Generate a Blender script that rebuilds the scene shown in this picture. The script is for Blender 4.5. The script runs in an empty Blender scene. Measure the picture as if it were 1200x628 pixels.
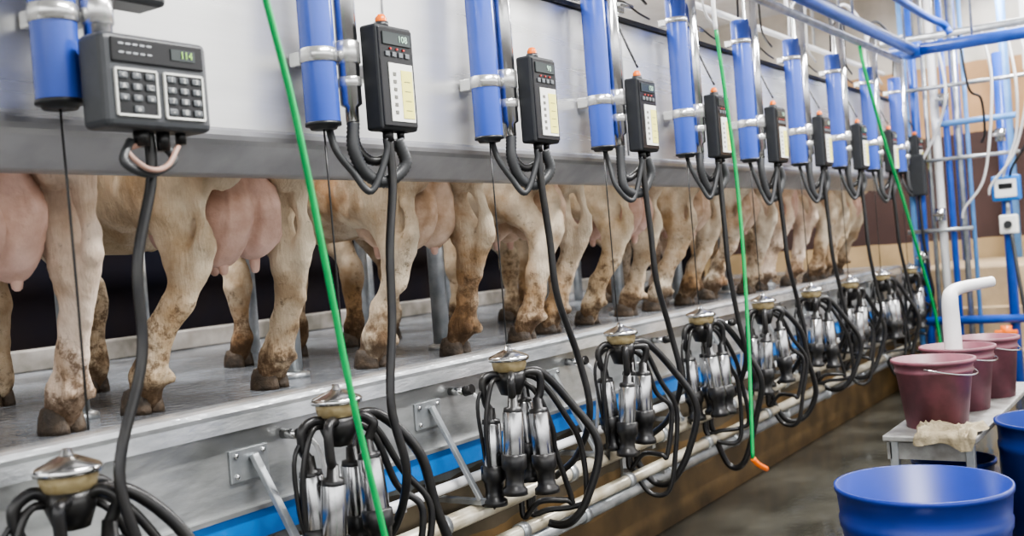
import bpy, bmesh, math, random, time
import numpy as np
from mathutils import Vector, Matrix, noise
random.seed(11)
scene = bpy.context.scene
col = scene.collection
PI = math.pi

# ------------------------------------------------------------------ materials
def M(name, c1, rough=.5, metal=0.0, c2=None, scale=4, bump=0, bscale=60, stretch=(1,1,1),
      emit=0, lo=.35, hi=.65, trans=0, coat=0, r2=None, spec=.5):
    m = bpy.data.materials.new(name); m.use_nodes = True
    nt = m.node_tree; b = nt.nodes['Principled BSDF']
    b.inputs['Base Color'].default_value = (*c1, 1)
    b.inputs['Roughness'].default_value = rough
    b.inputs['Metallic'].default_value = metal
    b.inputs['Transmission Weight'].default_value = trans
    b.inputs['Coat Weight'].default_value = coat
    b.inputs['Specular IOR Level'].default_value = spec
    if emit:
        b.inputs['Emission Color'].default_value = (*c1, 1)
        b.inputs['Emission Strength'].default_value = emit
    tc = nt.nodes.new('ShaderNodeTexCoord'); mp = nt.nodes.new('ShaderNodeMapping')
    mp.inputs['Scale'].default_value = stretch
    nt.links.new(tc.outputs['Object'], mp.inputs[0])
    n = nt.nodes.new('ShaderNodeTexNoise'); n.inputs['Scale'].default_value = scale
    n.inputs['Detail'].default_value = 6
    nt.links.new(mp.outputs[0], n.inputs['Vector'])
    if c2 is None: c2 = tuple(x*.85 for x in c1)
    r = nt.nodes.new('ShaderNodeValToRGB')
    r.color_ramp.elements[0].position = lo; r.color_ramp.elements[1].position = hi
    r.color_ramp.elements[0].color = (*c2, 1); r.color_ramp.elements[1].color = (*c1, 1)
    nt.links.new(n.outputs[0], r.inputs[0]); nt.links.new(r.outputs[0], b.inputs['Base Color'])
    if r2 is not None:
        mr = nt.nodes.new('ShaderNodeMapRange')
        mr.inputs['From Min'].default_value = lo; mr.inputs['From Max'].default_value = hi
        mr.inputs['To Min'].default_value = r2; mr.inputs['To Max'].default_value = rough
        nt.links.new(n.outputs[0], mr.inputs[0]); nt.links.new(mr.outputs[0], b.inputs['Roughness'])
    if bump:
        n2 = nt.nodes.new('ShaderNodeTexNoise'); n2.inputs['Scale'].default_value = bscale
        n2.inputs['Detail'].default_value = 4
        nt.links.new(mp.outputs[0], n2.inputs['Vector'])
        bp = nt.nodes.new('ShaderNodeBump'); bp.inputs['Strength'].default_value = bump
        bp.inputs['Distance'].default_value = .02
        nt.links.new(n2.outputs[0], bp.inputs['Height']); nt.links.new(bp.outputs[0], b.inputs['Normal'])
    return m

def band_mat(name, bands, rough=.7, scale=3, amt=.25, nz=.02):
    m = bpy.data.materials.new(name); m.use_nodes = True
    nt = m.node_tree; b = nt.nodes['Principled BSDF']; b.inputs['Roughness'].default_value = rough
    g = nt.nodes.new('ShaderNodeNewGeometry'); s = nt.nodes.new('ShaderNodeSeparateXYZ')
    nt.links.new(g.outputs['Position'], s.inputs[0])
    n = nt.nodes.new('ShaderNodeTexNoise'); n.inputs['Scale'].default_value = scale; n.inputs['Detail'].default_value = 8
    nt.links.new(g.outputs['Position'], n.inputs['Vector'])
    ad = nt.nodes.new('ShaderNodeMath'); ad.operation = 'MULTIPLY_ADD'
    ad.inputs[1].default_value = nz
    nt.links.new(n.outputs[0], ad.inputs[0]); nt.links.new(s.outputs[2], ad.inputs[2])
    dv = nt.nodes.new('ShaderNodeMath'); dv.operation = 'DIVIDE'; dv.inputs[1].default_value = 5.0
    nt.links.new(ad.outputs[0], dv.inputs[0])
    r = nt.nodes.new('ShaderNodeValToRGB'); r.color_ramp.interpolation = 'CONSTANT'
    e = r.color_ramp.elements
    e[0].position = 0; e[0].color = (*bands[0][1], 1)
    e[1].position = bands[1][0]/5; e[1].color = (*bands[1][1], 1)
    for z, c in bands[2:]:
        x = e.new(z/5); x.color = (*c, 1)
    nt.links.new(dv.outputs[0], r.inputs[0])
    mx = nt.nodes.new('ShaderNodeMix'); mx.data_type = 'RGBA'; mx.blend_type = 'MULTIPLY'
    mx.inputs[0].default_value = 1
    rr = nt.nodes.new('ShaderNodeValToRGB')
    rr.color_ramp.elements[0].position = .35; rr.color_ramp.elements[1].position = .65
    rr.color_ramp.elements[0].color = (1-amt, 1-amt, 1-amt*1.1, 1); rr.color_ramp.elements[1].color = (1, 1, 1, 1)
    nt.links.new(n.outputs[0], rr.inputs[0])
    nt.links.new(r.outputs[0], mx.inputs['A']); nt.links.new(rr.outputs[0], mx.inputs['B'])
    nt.links.new(mx.outputs['Result'], b.inputs['Base Color'])
    return m

def cow_mat(name, a, bcol, off, thr=.5, dirt=.5, stain=(.30,.18,.085), edge=.05):
    m = bpy.data.materials.new(name); m.use_nodes = True
    nt = m.node_tree; b = nt.nodes['Principled BSDF']; b.inputs['Roughness'].default_value = .85
    b.inputs['Specular IOR Level'].default_value = .3
    L = nt.links.new
    def math_(op, x, y=None):
        q = nt.nodes.new('ShaderNodeMath'); q.operation = op
        for k, v in enumerate((x, y)):
            if v is None: continue
            if isinstance(v, (int, float)): q.inputs[k].default_value = v
            else: L(v, q.inputs[k])
        return q.outputs[0]
    def rng(v, a0, a1, b0, b1):
        q = nt.nodes.new('ShaderNodeMapRange'); L(v, q.inputs[0])
        for k, t in zip(('From Min','From Max','To Min','To Max'), (a0,a1,b0,b1)): q.inputs[k].default_value = t
        return q.outputs[0]
    def mix(f, A, Bc):
        q = nt.nodes.new('ShaderNodeMix'); q.data_type = 'RGBA'; L(f, q.inputs[0]); L(A, q.inputs['A']); q.inputs['B'].default_value = (*Bc, 1)
        return q.outputs['Result']
    tc = nt.nodes.new('ShaderNodeTexCoord'); mp = nt.nodes.new('ShaderNodeMapping')
    mp.inputs['Location'].default_value = off
    L(tc.outputs['Object'], mp.inputs[0])
    def ns(sc, det, rg=.5):
        q = nt.nodes.new('ShaderNodeTexNoise'); q.inputs['Scale'].default_value = sc; q.inputs['Detail'].default_value = det
        q.inputs['Roughness'].default_value = rg; L(mp.outputs[0], q.inputs['Vector']); return q.outputs[0]
    n = ns(2.4, 6, .6)
    r = nt.nodes.new('ShaderNodeValToRGB')
    r.color_ramp.elements[0].position = thr-edge; r.color_ramp.elements[1].position = thr+edge
    r.color_ramp.elements[0].color = (*a, 1); r.color_ramp.elements[1].color = (*bcol, 1)
    L(n, r.inputs[0])
    s = nt.nodes.new('ShaderNodeSeparateXYZ'); L(tc.outputs['Object'], s.inputs[0]); z = s.outputs[2]
    k = dirt/.5
    patch = ns(3.6, 3, .5)
    c = mix(rng(math_('ADD', ns(4.5, 7, .6), rng(z, .1, 1.0, .12, -.05)), .47, .72, 0, .75*k), r.outputs[0], stain)
    n2 = ns(20, 12, .8)
    # mud flecks come in clusters, mostly hock and below
    fl = math_('ADD', math_('ADD', n2, rng(z, 0, .75, .13*k, -.09)), rng(patch, .35, .65, -.07, .08))
    c = mix(rng(fl, .56, .68, 0, .85), c, (.10, .058, .03))
    c = mix(rng(math_('ADD', ns(9, 6, .6), rng(z, .0, .42, .32*k, -.24)), .55, .72, 0, .8), c, (.068, .038, .02))
    L(c, b.inputs['Base Color'])
    n4 = nt.nodes.new('ShaderNodeTexNoise'); n4.inputs['Scale'].default_value = 95; n4.inputs['Detail'].default_value = 5
    mp4 = nt.nodes.new('ShaderNodeMapping'); mp4.inputs['Scale'].default_value = (1,1,.2)
    L(tc.outputs['Object'], mp4.inputs[0]); L(mp4.outputs[0], n4.inputs['Vector'])
    bp = nt.nodes.new('ShaderNodeBump'); bp.inputs['Strength'].default_value = .75; bp.inputs['Distance'].default_value = .012
    L(math_('ADD', n4.outputs[0], n2), bp.inputs['Height']); L(bp.outputs[0], b.inputs['Normal'])
    return m

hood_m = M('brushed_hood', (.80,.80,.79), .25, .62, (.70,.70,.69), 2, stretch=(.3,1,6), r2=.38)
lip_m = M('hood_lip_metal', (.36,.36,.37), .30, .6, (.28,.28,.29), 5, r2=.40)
black_rail = M('black_rail', (.02,.02,.022), .5)
steel = M('stainless', (.66,.66,.66), .18, 1.0, (.54,.54,.54), 8)
cup_steel = M('cup_steel', (.50,.50,.51), .22, 1.0, (.36,.36,.37), 14)
tube_steel = M('tube_steel', (.66,.66,.67), .2, 1.0, (.5,.5,.51), 9)
galv = M('galvanised', (.50,.52,.53), .36, .75, (.32,.34,.36), 12)
worn = M('worn_metal', (.36,.36,.35), .5, .5, (.22,.21,.20), 14)
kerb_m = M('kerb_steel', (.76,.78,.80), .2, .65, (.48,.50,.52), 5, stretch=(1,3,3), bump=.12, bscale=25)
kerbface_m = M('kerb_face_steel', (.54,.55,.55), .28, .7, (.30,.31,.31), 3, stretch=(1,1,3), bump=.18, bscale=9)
blue_m = M('blue_enamel', (.055,.115,.52), .26, 0, (.045,.10,.46), 3, coat=.4)
bluepipe_m = M('blue_pipe_paint', (.025,.10,.48), .35, 0, (.02,.08,.40), 8)
skyblue_m = M('light_blue_paint', (.13,.31,.66), .4, 0, (.10,.26,.56), 8)
lightblue_m = M('blue_sheet', (.01,.19,.60), .4, 0, (.01,.14,.48), 6)
band_m = M('clamp_band', (.74,.74,.73), .25, .8)
rubber = M('black_rubber', (.010,.010,.012), .34, 0, (.018,.017,.016), 20)
grey_rubber = M('grey_corrugated', (.05,.052,.055), .42)
plastic_dk = M('charcoal_casing', (.025,.027,.03), .35, 0, (.02,.022,.025), 20)
plastic_gr = M('grey_casing', (.035,.037,.040), .6, 0, (.03,.032,.035), 20, spec=.25)
box_m = M('grey_box_casing', (.062,.066,.073), .4, 0, (.052,.056,.062), 20)
keycap_m = M('keycap', (.12,.13,.14), .5, 0, (.10,.11,.12), 20)
panel_dk = M('black_face', (.010,.010,.012), .25)
lcd = M('lcd_glass', (.04,.05,.05), .15)
led_green = M('green_digits', (.35,.65,.15), .5, emit=.35)
led_dim = M('pale_digits', (.40,.60,.48), .5, emit=.15)
label_w = M('white_label', (.84,.84,.80), .5)
label_y = M('yellow_label', (.88,.83,.22), .5)
ink = M('print_ink', (.16,.16,.14), .6)
red_m = M('red_mark', (.55,.04,.03), .5)
key_m = M('pale_key', (.55,.57,.6), .5)
orange_m = M('orange_lamp', (.85,.18,.02), .25, emit=.15)
amber_m = M('amber_bowl', (.46,.38,.22), .2, .3, (.32,.25,.13), 20)
green_m = M('green_hose', (.0,.42,.11), .38, 0, (.0,.34,.09), 10)
white_pl = M('white_plastic', (.84,.84,.84), .4)
pipe_m = M('cream_pipe', (.66,.62,.52), .28, .25, (.38,.33,.24), 7)
hoof_m = M('dirty_hoof', (.03,.022,.016), .6, 0, (.08,.055,.035), 18, bump=.5, bscale=40)
udder_m = M('udder_skin', (.66,.45,.38), .66, 0, (.44,.27,.20), 6, bump=.8, bscale=12, lo=.38, hi=.60)
udder_m2 = M('udder_skin_pale', (.66,.50,.39), .66, 0, (.36,.23,.14), 6, bump=.8, bscale=13, lo=.40, hi=.6)
deck_m = M('wet_deck', (.27,.29,.32), .26, 0, (.11,.12,.135), 2.2, bump=.5, bscale=18, r2=.06, lo=.32, hi=.72, spec=.9)
floor_m = M('wet_floor', (.07,.067,.055), .24, 0, (.033,.032,.027), 1.6, bump=.08, bscale=14, r2=.03, lo=.4, hi=.65)
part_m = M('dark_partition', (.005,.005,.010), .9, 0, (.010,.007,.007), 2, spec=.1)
redb = M('maroon_plastic', (.22,.08,.105), .45, 0, (.14,.055,.07), 7, lo=.4, hi=.6)
tubm = M('blue_tub_plastic', (.007,.030,.25), .35, 0, (.006,.026,.20), 5)
navym = M('navy_plastic', (.006,.025,.17), .35)
cloth_m = M('beige_cloth', (.34,.29,.20), .9, 0, (.24,.20,.13), 9, bump=.3, bscale=90)
ceil_m = M('ceiling_sheet', (.82,.84,.86), .7)
wallb_m = M('pale_wall', (.84,.86,.88), .7, 0, (.74,.76,.8), 1)
pit_m = band_mat('shaded_pit_wall_paint', [(0,(.13,.08,.032)), (.30,(.18,.11,.045)), (.50,(.09,.07,.045)), (.80,(.22,.23,.23))], .5, 4, .6, .08)  # brown and grey bands, darkened so the colour carries the wall's shadow
end_m = band_mat('end_wall_paint', [(0,(.44,.31,.17)), (1.45,(.05,.022,.018)), (2.75,(.46,.27,.13)), (3.6,(.60,.56,.50))], .7, 2, .3, .05)
step_m = M('tan_concrete', (.46,.35,.22), .7, 0, (.32,.24,.15), 4)
ledge_m = M('pale_ledge', (.34,.32,.30), .6, 0, (.15,.14,.12), 5)
lamp_m = M('added_lamp_tube', (1,1,1), .5, emit=9)  # glow for the added ceiling fittings
window_m = M('window_light', (.95,.98,1), .5, emit=3)
eye_m = M('eye', (.01,.008,.006), .1)
tan_m = M('tan_cable', (.4,.25,.2), .5)

# ------------------------------------------------------------------ geometry builder
def smoothpts(pts, sub=6):
    pts = [Vector(p) for p in pts]
    if len(pts) < 3: return pts
    out = []
    P = [pts[0]*2-pts[1]] + pts + [pts[-1]*2-pts[-2]]
    for i in range(1, len(P)-2):
        a, b, c, d = P[i-1], P[i], P[i+1], P[i+2]
        for k in range(sub):
            t = k/sub
            out.append(.5*((2*b)+(c-a)*t+(2*a-5*b+4*c-d)*t*t+(-a+3*b-3*c+d)*t**3))
    out.append(pts[-1])
    return out

class B:
    def __init__(s): s.bm = bmesh.new()
    def box(s, c, d, bev=0, rot=None, seg=2):
        mt = Matrix.Translation(c) @ (rot.to_4x4() if rot else Matrix()) @ Matrix.Diagonal((*d, 1))
        r = bmesh.ops.create_cube(s.bm, size=1, matrix=mt)
        if bev:
            es = {e for v in r['verts'] for e in v.link_edges}
            bmesh.ops.bevel(s.bm, geom=list(es), offset=bev, segments=seg, affect='EDGES', profile=.5)
        return s
    def bar(s, p0, p1, w, t, bev=0):
        p0, p1 = Vector(p0), Vector(p1); d = p1-p0
        q = d.to_track_quat('Z', 'Y').to_matrix()
        return s.box((p0+p1)/2, (w, t, d.length), bev, q)
    def cyl(s, p0, p1, r0, r1=None, n=20):
        p0, p1 = Vector(p0), Vector(p1); r1 = r0 if r1 is None else r1
        q = (p1-p0).to_track_quat('Z', 'Y').to_matrix()
        vs = []
        for p, r in ((p0, r0), (p1, r1)):
            for i in range(n):
                a = 2*PI*i/n; vs.append(p+q@Vector((r*math.cos(a), r*math.sin(a), 0)))
        v = [s.bm.verts.new(x) for x in vs]
        for i in range(n):
            f = s.bm.faces.new((v[i], v[(i+1) % n], v[n+(i+1) % n], v[n+i])); f.smooth = True
        s.bm.faces.new(v[:n][::-1]); s.bm.faces.new(v[n:])
        return s
    def lathe(s, prof, c=(0,0,0), rot=None, n=24):
        c = Vector(c); rings = []
        for r, z in prof:
            if r < 1e-5:
                p = Vector((0,0,z)); rings.append([s.bm.verts.new(c+(rot@p if rot else p))])
            else:
                rg = []
                for i in range(n):
                    a = 2*PI*i/n; p = Vector((r*math.cos(a), r*math.sin(a), z))
                    rg.append(s.bm.verts.new(c+(rot@p if rot else p)))
                rings.append(rg)
        for a, b in zip(rings, rings[1:]):
            for i in range(n):
                j = (i+1) % n
                if len(a) == 1 and len(b) == 1: continue
                if len(a) == 1: f = s.bm.faces.new((a[0], b[j], b[i]))
                elif len(b) == 1: f = s.bm.faces.new((a[i], a[j], b[0]))
                else: f = s.bm.faces.new((a[i], a[j], b[j], b[i]))
                f.smooth = True
        return s
    def tube(s, pts, r, n=8, sub=6, corr=0):
        pts = smoothpts(pts, sub)
        m = len(pts)
        t0 = (pts[1]-pts[0]).normalized()
        up = Vector((0,0,1)) if abs(t0.z) < .9 else Vector((1,0,0))
        nrm = t0.cross(up).normalized(); rings = []
        for i, p in enumerate(pts):
            t = (pts[min(i+1, m-1)]-pts[max(i-1, 0)]).normalized()
            nrm = (nrm-t*nrm.dot(t)).normalized(); bn = t.cross(nrm)
            if isinstance(r, (list, tuple)):
                x = i/(m-1)*(len(r)-1); k = min(int(x), len(r)-2); rr = r[k]+(r[k+1]-r[k])*(x-k)
            else: rr = r
            if corr and i % 2: rr *= 1+corr
            rings.append([s.bm.verts.new(p+(nrm*math.cos(2*PI*j/n)+bn*math.sin(2*PI*j/n))*rr) for j in range(n)])
        for a, b in zip(rings, rings[1:]):
            for j in range(n):
                f = s.bm.faces.new((a[j], a[(j+1) % n], b[(j+1) % n], b[j])); f.smooth = True
        s.bm.faces.new(rings[0][::-1]); s.bm.faces.new(rings[-1])
        return s
    def ell(s, c, r, rot=None, u=20, v=12):
        mt = Matrix.Translation(c) @ (rot.to_4x4() if rot else Matrix()) @ Matrix.Diagonal((*r, 1))
        q = bmesh.ops.create_uvsphere(s.bm, u_segments=u, v_segments=v, radius=1, matrix=mt)
        for x in q['verts']:
            for f in x.link_faces: f.smooth = True
        return s
    def prof(s, pts, x0, x1, closed=True, smooth=False):
        a = [s.bm.verts.new((x0, y, z)) for y, z in pts]; b = [s.bm.verts.new((x1, y, z)) for y, z in pts]
        n = len(pts)
        for i in range(n if closed else n-1):
            j = (i+1) % n
            f = s.bm.faces.new((a[i], b[i], b[j], a[j])); f.smooth = smooth
        if closed:
            s.bm.faces.new(a); s.bm.faces.new(b[::-1])
        return s
    def mesh(s, name):
        bmesh.ops.recalc_face_normals(s.bm, faces=s.bm.faces[:])
        me = bpy.data.meshes.new(name); s.bm.to_mesh(me); s.bm.free(); return me
    def obj(s, name, mat, parent=None, label=None, loc=None):
        ob = bpy.data.objects.new(name, s.mesh(name)); col.objects.link(ob)
        ob.data.materials.append(mat)
        if loc: ob.location = loc
        if parent: ob.parent = parent
        if label: ob['label'] = label
        return ob

def tag(ob, label, cat, group=None):
    ob['label'] = label; ob['category'] = cat
    if group: ob['group'] = group
    return ob
def empty(name, loc, label, cat, group=None):
    e = bpy.data.objects.new(name, None); e.empty_display_size = .1; e.location = loc
    col.objects.link(e); return tag(e, label, cat, group)
def struct(ob): ob['kind'] = 'structure'; return ob
def tree(o):
    kids = {}
    for c in bpy.data.objects:
        if c.parent: kids.setdefault(c.parent.name, []).append(c)
    def rec(x): return (x, [rec(k) for k in kids.get(x.name, [])])
    return rec(o)
def duptree(t, loc=None, parent=None):
    c = t[0].copy(); col.objects.link(c)
    if parent: c.parent = parent
    if loc is not None: c.location = loc
    for k in t[1]: duptree(k, None, c)
    return c
def dupmany(o, locs):
    t = tree(o); return [duptree(t, l) for l in locs]

GLY = {}
def pre(s, size, mat):
    cu = bpy.data.curves.new('t', 'FONT'); cu.body = s; cu.size = size; cu.align_x = 'CENTER'; cu.align_y = 'CENTER'
    cu.extrude = .0006; cu.resolution_u = 3
    t = bpy.data.objects.new('t', cu); col.objects.link(t)
    bpy.context.view_layer.update()
    me = bpy.data.meshes.new_from_object(t.evaluated_get(bpy.context.evaluated_depsgraph_get()))
    bpy.data.objects.remove(t)
    me.transform(Matrix.Rotation(PI/2, 4, 'X'))
    me.materials.clear(); me.materials.append(mat); GLY[(s, size)] = me
nums = {1:'108', 2:'90', 3:'150', 4:'75', 5:'120', 6:'88', 7:'102', 8:'96', 9:'110'}
for s in nums.values(): pre(s, .034, led_dim)
pre('114', .028, led_green)
KR = ['1','2','3','4','5','6','7','8','9','-','0','+']; KL = ['<','^','>','A','B','C','v','=','x','','o','']
for s in KR: pre(s, .019, label_w)
for s in KL:
    if s: pre(s, .018, label_w)
def text(s, size, name, parent, loc):
    o = bpy.data.objects.new(name, GLY[(s, size)]); col.objects.link(o); o.location = loc; o.parent = parent
    return o

# ------------------------------------------------------------------ organic surfaces: smooth-blended field, polygonised
class Field:
    """smooth union of ellipsoids and tapered limbs, turned into one continuous mesh"""
    def __init__(s, lo, hi, h, k=.012):
        s.h = h; s.k = k; s.o = np.array(lo, float)
        n = [int(math.ceil((b-a)/h))+1 for a, b in zip(lo, hi)]
        s.ax = [s.o[i]+h*np.arange(n[i]) for i in range(3)]
        s.S = np.zeros(n)
    def _win(s, lo, hi):
        m = .10; sl = []
        for i in range(3):
            a = int(max(0, math.floor((lo[i]-m-s.o[i])/s.h))); b = int(min(len(s.ax[i]), math.ceil((hi[i]+m-s.o[i])/s.h)+1))
            if b <= a: return None, None
            sl.append(slice(a, b))
        return tuple(sl), np.meshgrid(*[s.ax[i][sl[i]] for i in range(3)], indexing='ij')
    def _add(s, sl, d): s.S[sl] += np.exp(-np.clip(d, -.25, .3)/s.k)
    def ell(s, c, r, rot=None):
        mr = max(r) if rot else None
        lo = [c[i]-(mr or r[i]) for i in range(3)]; hi = [c[i]+(mr or r[i]) for i in range(3)]
        sl, g = s._win(lo, hi)
        if sl is None: return s
        P = [g[i]-c[i] for i in range(3)]
        if rot:
            Rm = rot.transposed(); P = [sum(Rm[i][j]*P[j] for j in range(3)) for i in range(3)]
        k0 = np.sqrt(sum((P[i]/r[i])**2 for i in range(3)))+1e-9
        k1 = np.sqrt(sum((P[i]/r[i]**2)**2 for i in range(3)))+1e-9
        s._add(sl, k0*(k0-1)/k1); return s
    def cone(s, a, ra, b, rb):
        a = np.array(a, float); b = np.array(b, float); R_ = max(ra, rb)
        sl, g = s._win(np.minimum(a, b)-R_, np.maximum(a, b)+R_)
        if sl is None: return s
        ab = b-a; L2 = max(ab@ab, 1e-9)
        t = np.clip(sum((g[i]-a[i])*ab[i] for i in range(3))/L2, 0, 1)
        d = np.sqrt(sum((g[i]-a[i]-t*ab[i])**2 for i in range(3)))-(ra+(rb-ra)*t)
        s._add(sl, d); return s
    def limb(s, pts):
        for (p, r), (q, r2) in zip(pts, pts[1:]): s.cone(p, r, q, r2)
        return s
    def mesh(s, name, relax=2):
        V = np.full(s.S.shape, .3); m = s.S > 1e-8; V[m] = -s.k*np.log(s.S[m])
        V[0], V[-1] = .3, .3; V[:, 0], V[:, -1] = .3, .3; V[:, :, 0], V[:, :, -1] = .3, .3
        ins = V < 0; n = np.array(V.shape)-1
        def cs(c): return V[c[0]:c[0]+n[0], c[1]:c[1]+n[1], c[2]:c[2]+n[2]]
        acc = [np.zeros(n) for _ in range(3)]; cnt = np.zeros(n)
        cor = [(i, j, k) for i in (0, 1) for j in (0, 1) for k in (0, 1)]
        for c0 in cor:
            for ax in range(3):
                if c0[ax]: continue
                c1 = list(c0); c1[ax] = 1
                A, Bv = cs(c0), cs(c1); mm = (A < 0) != (Bv < 0)
                dn = np.where(mm, A-Bv, 1.0); t = np.where(mm, A/dn, 0)
                for q in range(3): acc[q] += mm*(c0[q]+(t if q == ax else 0))
                cnt += mm
        mask = cnt > 0; idx = -np.ones(n, int); idx[mask] = np.arange(mask.sum())
        ijk = np.argwhere(mask)
        vs = (ijk+np.stack([acc[q][mask]/cnt[mask] for q in range(3)], 1))*s.h+s.o
        Q = []
        m = ins[:-1, 1:-1, 1:-1] != ins[1:, 1:-1, 1:-1]; f = ins[:-1, 1:-1, 1:-1][m]
        q = np.stack([idx[:, :-1, :-1][m], idx[:, 1:, :-1][m], idx[:, 1:, 1:][m], idx[:, :-1, 1:][m]], 1); q[~f] = q[~f][:, ::-1]; Q.append(q)
        m = ins[1:-1, :-1, 1:-1] != ins[1:-1, 1:, 1:-1]; f = ins[1:-1, :-1, 1:-1][m]
        q = np.stack([idx[:-1, :, :-1][m], idx[:-1, :, 1:][m], idx[1:, :, 1:][m], idx[1:, :, :-1][m]], 1); q[~f] = q[~f][:, ::-1]; Q.append(q)
        m = ins[1:-1, 1:-1, :-1] != ins[1:-1, 1:-1, 1:]; f = ins[1:-1, 1:-1, :-1][m]
        q = np.stack([idx[:-1, :-1, :][m], idx[1:, :-1, :][m], idx[1:, 1:, :][m], idx[:-1, 1:, :][m]], 1); q[~f] = q[~f][:, ::-1]; Q.append(q)
        fs = np.concatenate(Q)
        for _ in range(relax):
            sm = np.zeros_like(vs); ct = np.zeros(len(vs))
            for a, b in ((0,1),(1,2),(2,3),(3,0)):
                np.add.at(sm, fs[:, a], vs[fs[:, b]]); np.add.at(ct, fs[:, a], 1)
            vs = vs*.5+.5*sm/np.maximum(ct, 1)[:, None]
        me = bpy.data.meshes.new(name); me.from_pydata(vs.tolist(), [], fs.tolist()); me.update()
        me.polygons.foreach_set('use_smooth', [True]*len(me.polygons))
        return me

def cow_meshes(seed, wd, dp):
    rnd = random.Random(seed); b = Field((-.5,-.55,0.0), (.5,2.6,1.62), .0155, .011)
    b.ell((0,.02,1.10),(.30,.30,.29)); b.ell((0,.55,1.0),(.37,.55,.40)); b.ell((0,1.0,.99),(.36,.45,.38))
    b.ell((0,1.35,1.02),(.27,.28,.36)); b.ell((0,.6,1.33),(.12,.75,.08)); b.ell((0,-.2,1.3),(.12,.1,.09))
    for s in (-1,1): b.ell((s*.25,.12,1.30),(.09,.1,.08)); b.ell((s*.15,-.24,1.22),(.07,.08,.08)); b.ell((s*.24,1.3,.95),(.12,.2,.28))
    b.limb([((0,1.45,1.12),.23),((0,1.72,1.18),.17),((0,1.98,1.28),.125)])
    b.limb([((0,2.0,1.30),.125),((0,2.12,1.22),.10),((0,2.32,1.06),.072),((0,2.37,1.02),.07)])
    for s in (-1,1): b.ell((s*.17,1.97,1.32),(.09,.03,.045), Matrix.Rotation(-s*.2,3,'Y'))
    feet = []
    for s in (-1,1):
        fx = s*(.265+rnd.uniform(-.05,.05)); fy = rnd.uniform(-.13,.13)
        hk = Vector((s*.228+rnd.uniform(-.025,.025), -.155+fy*.7, .54+rnd.uniform(-.015,.02)))
        b.ell((s*.21,.03,1.0),(.15,.26,.27)); b.ell((s*.225,.08,.83),(.118,.205,.18), Matrix.Rotation(-.2,3,'X')); b.ell((s*.165,-.17,1.04),(.11,.115,.25))
        b.limb([((s*.225,.01,.87),.130),((hk.x,-.03+fy*.3,.73),.098),((hk.x,hk.y+.08,.63),.068)])
        b.limb([((hk.x,hk.y+.08,.63),.068),((hk.x,hk.y+.05,.56),.064),((hk.x,hk.y+.05,.49),.055),((fx*.5+hk.x*.5,hk.y+.085,.38),.044),
                 ((fx,-.02+fy,.28),.040),((fx,.0+fy,.19),.043),((fx,.02+fy,.135),.059),((fx,.045+fy,.09),.053),((fx,.06+fy,.06),.058)])
        b.limb([((hk.x,-.20,.90),.055),((hk.x,hk.y-.05,.75),.024),((hk.x,hk.y-.07,.65),.026),((hk.x,hk.y-.062,.59),.036),((hk.x,hk.y-.035,.54),.038)])
        b.limb([((hk.x,hk.y-.03,.52),.032),((fx*.5+hk.x*.5,hk.y+.02,.38),.022),((fx,-.068+fy,.25),.021),((fx,-.045+fy,.16),.026)])
        b.ell((hk.x+s*.046,hk.y+.035,.54),(.028,.040,.048)); b.ell((hk.x-s*.046,hk.y+.035,.525),(.026,.038,.042))
        for q in (-.04,.04):
            b.ell((fx+q,-.058+fy,.125),(.018,.020,.026)); b.ell((fx+q*.9,.02+fy,.14),(.024,.042,.036))
        b.ell((s*.22,.30,.84),(.11,.15,.16))
        feet.append((fx,.07+fy))
    for s in (-1,1):
        fx = s*(.19+rnd.uniform(-.04,.04)); fy = 1.2+rnd.uniform(-.16,.1)
        b.limb([((s*.2,1.28,.85),.13),((s*.19,1.24,.68),.095),((fx,fy,.48),.060),((fx,fy,.42),.068),((fx,fy,.36),.055),((fx,fy,.28),.043),((fx,fy,.17),.046),((fx,fy+.01,.13),.054),((fx,fy+.03,.07),.054)])
        feet.append((fx,fy+.045))
    body = b.mesh('cow_body', 1)
    nor = [v.normal.copy() for v in body.vertices]
    for v, nn in zip(body.vertices, nor):
        c = v.co
        n = noise.noise(c*5+Vector((seed*3,0,0)))*.014+noise.noise(c*14+Vector((seed,0,5)))*.007
        if c.y < .5 and c.z < 1.05:
            n += (1-abs(noise.noise(Vector((c.x*12, c.y*12, c.z*4+seed)))*2.4))*.010-.005
        v.co = c+nn*n
    body.update()
    u = Field((-.36,-.34,.36), (.36,.5,1.14), .014, .012)
    u.ell((0,.08,.86),(.16*wd,.25,.20))
    for sx in (-1,1):
        w_ = rnd.uniform(.93,1.06)
        u.ell((sx*.068*wd,-.05,.72-dp*.6),(.080*wd*w_,.14,.18)); u.ell((sx*.066*wd,.17,.73-dp*.4),(.078*wd*w_,.14,.17))
        for sy in (-.04,.17): u.ell((sx*.074*wd,sy,.60-dp+rnd.uniform(-.012,.012)),(.046,.05,.055))
    ud = u.mesh('udder')
    nor = [v.normal.copy() for v in ud.vertices]
    for v, nn in zip(ud.vertices, nor):
        c = v.co
        vein = max(0, 1-abs(noise.noise(Vector((c.x*8+seed, c.y*8, c.z*5))))*7)*.008
        v.co = c+nn*(noise.noise(c*7+Vector((seed,0,0)))*.018+vein)
    ud.update()
    teats = []
    for sx in (-1,1):
        for sy in (-.05,.17):
            t_ = B().lathe([(.0,.06),(.026,.05),(.023,.015),(.019,-.018),(.016,-.034),(.008,-.042),(0,-.043)], (sx*.074*wd,sy,.545-dp), None, 12)
            teats.append(t_.mesh('teat'))
    hooves = []
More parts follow.
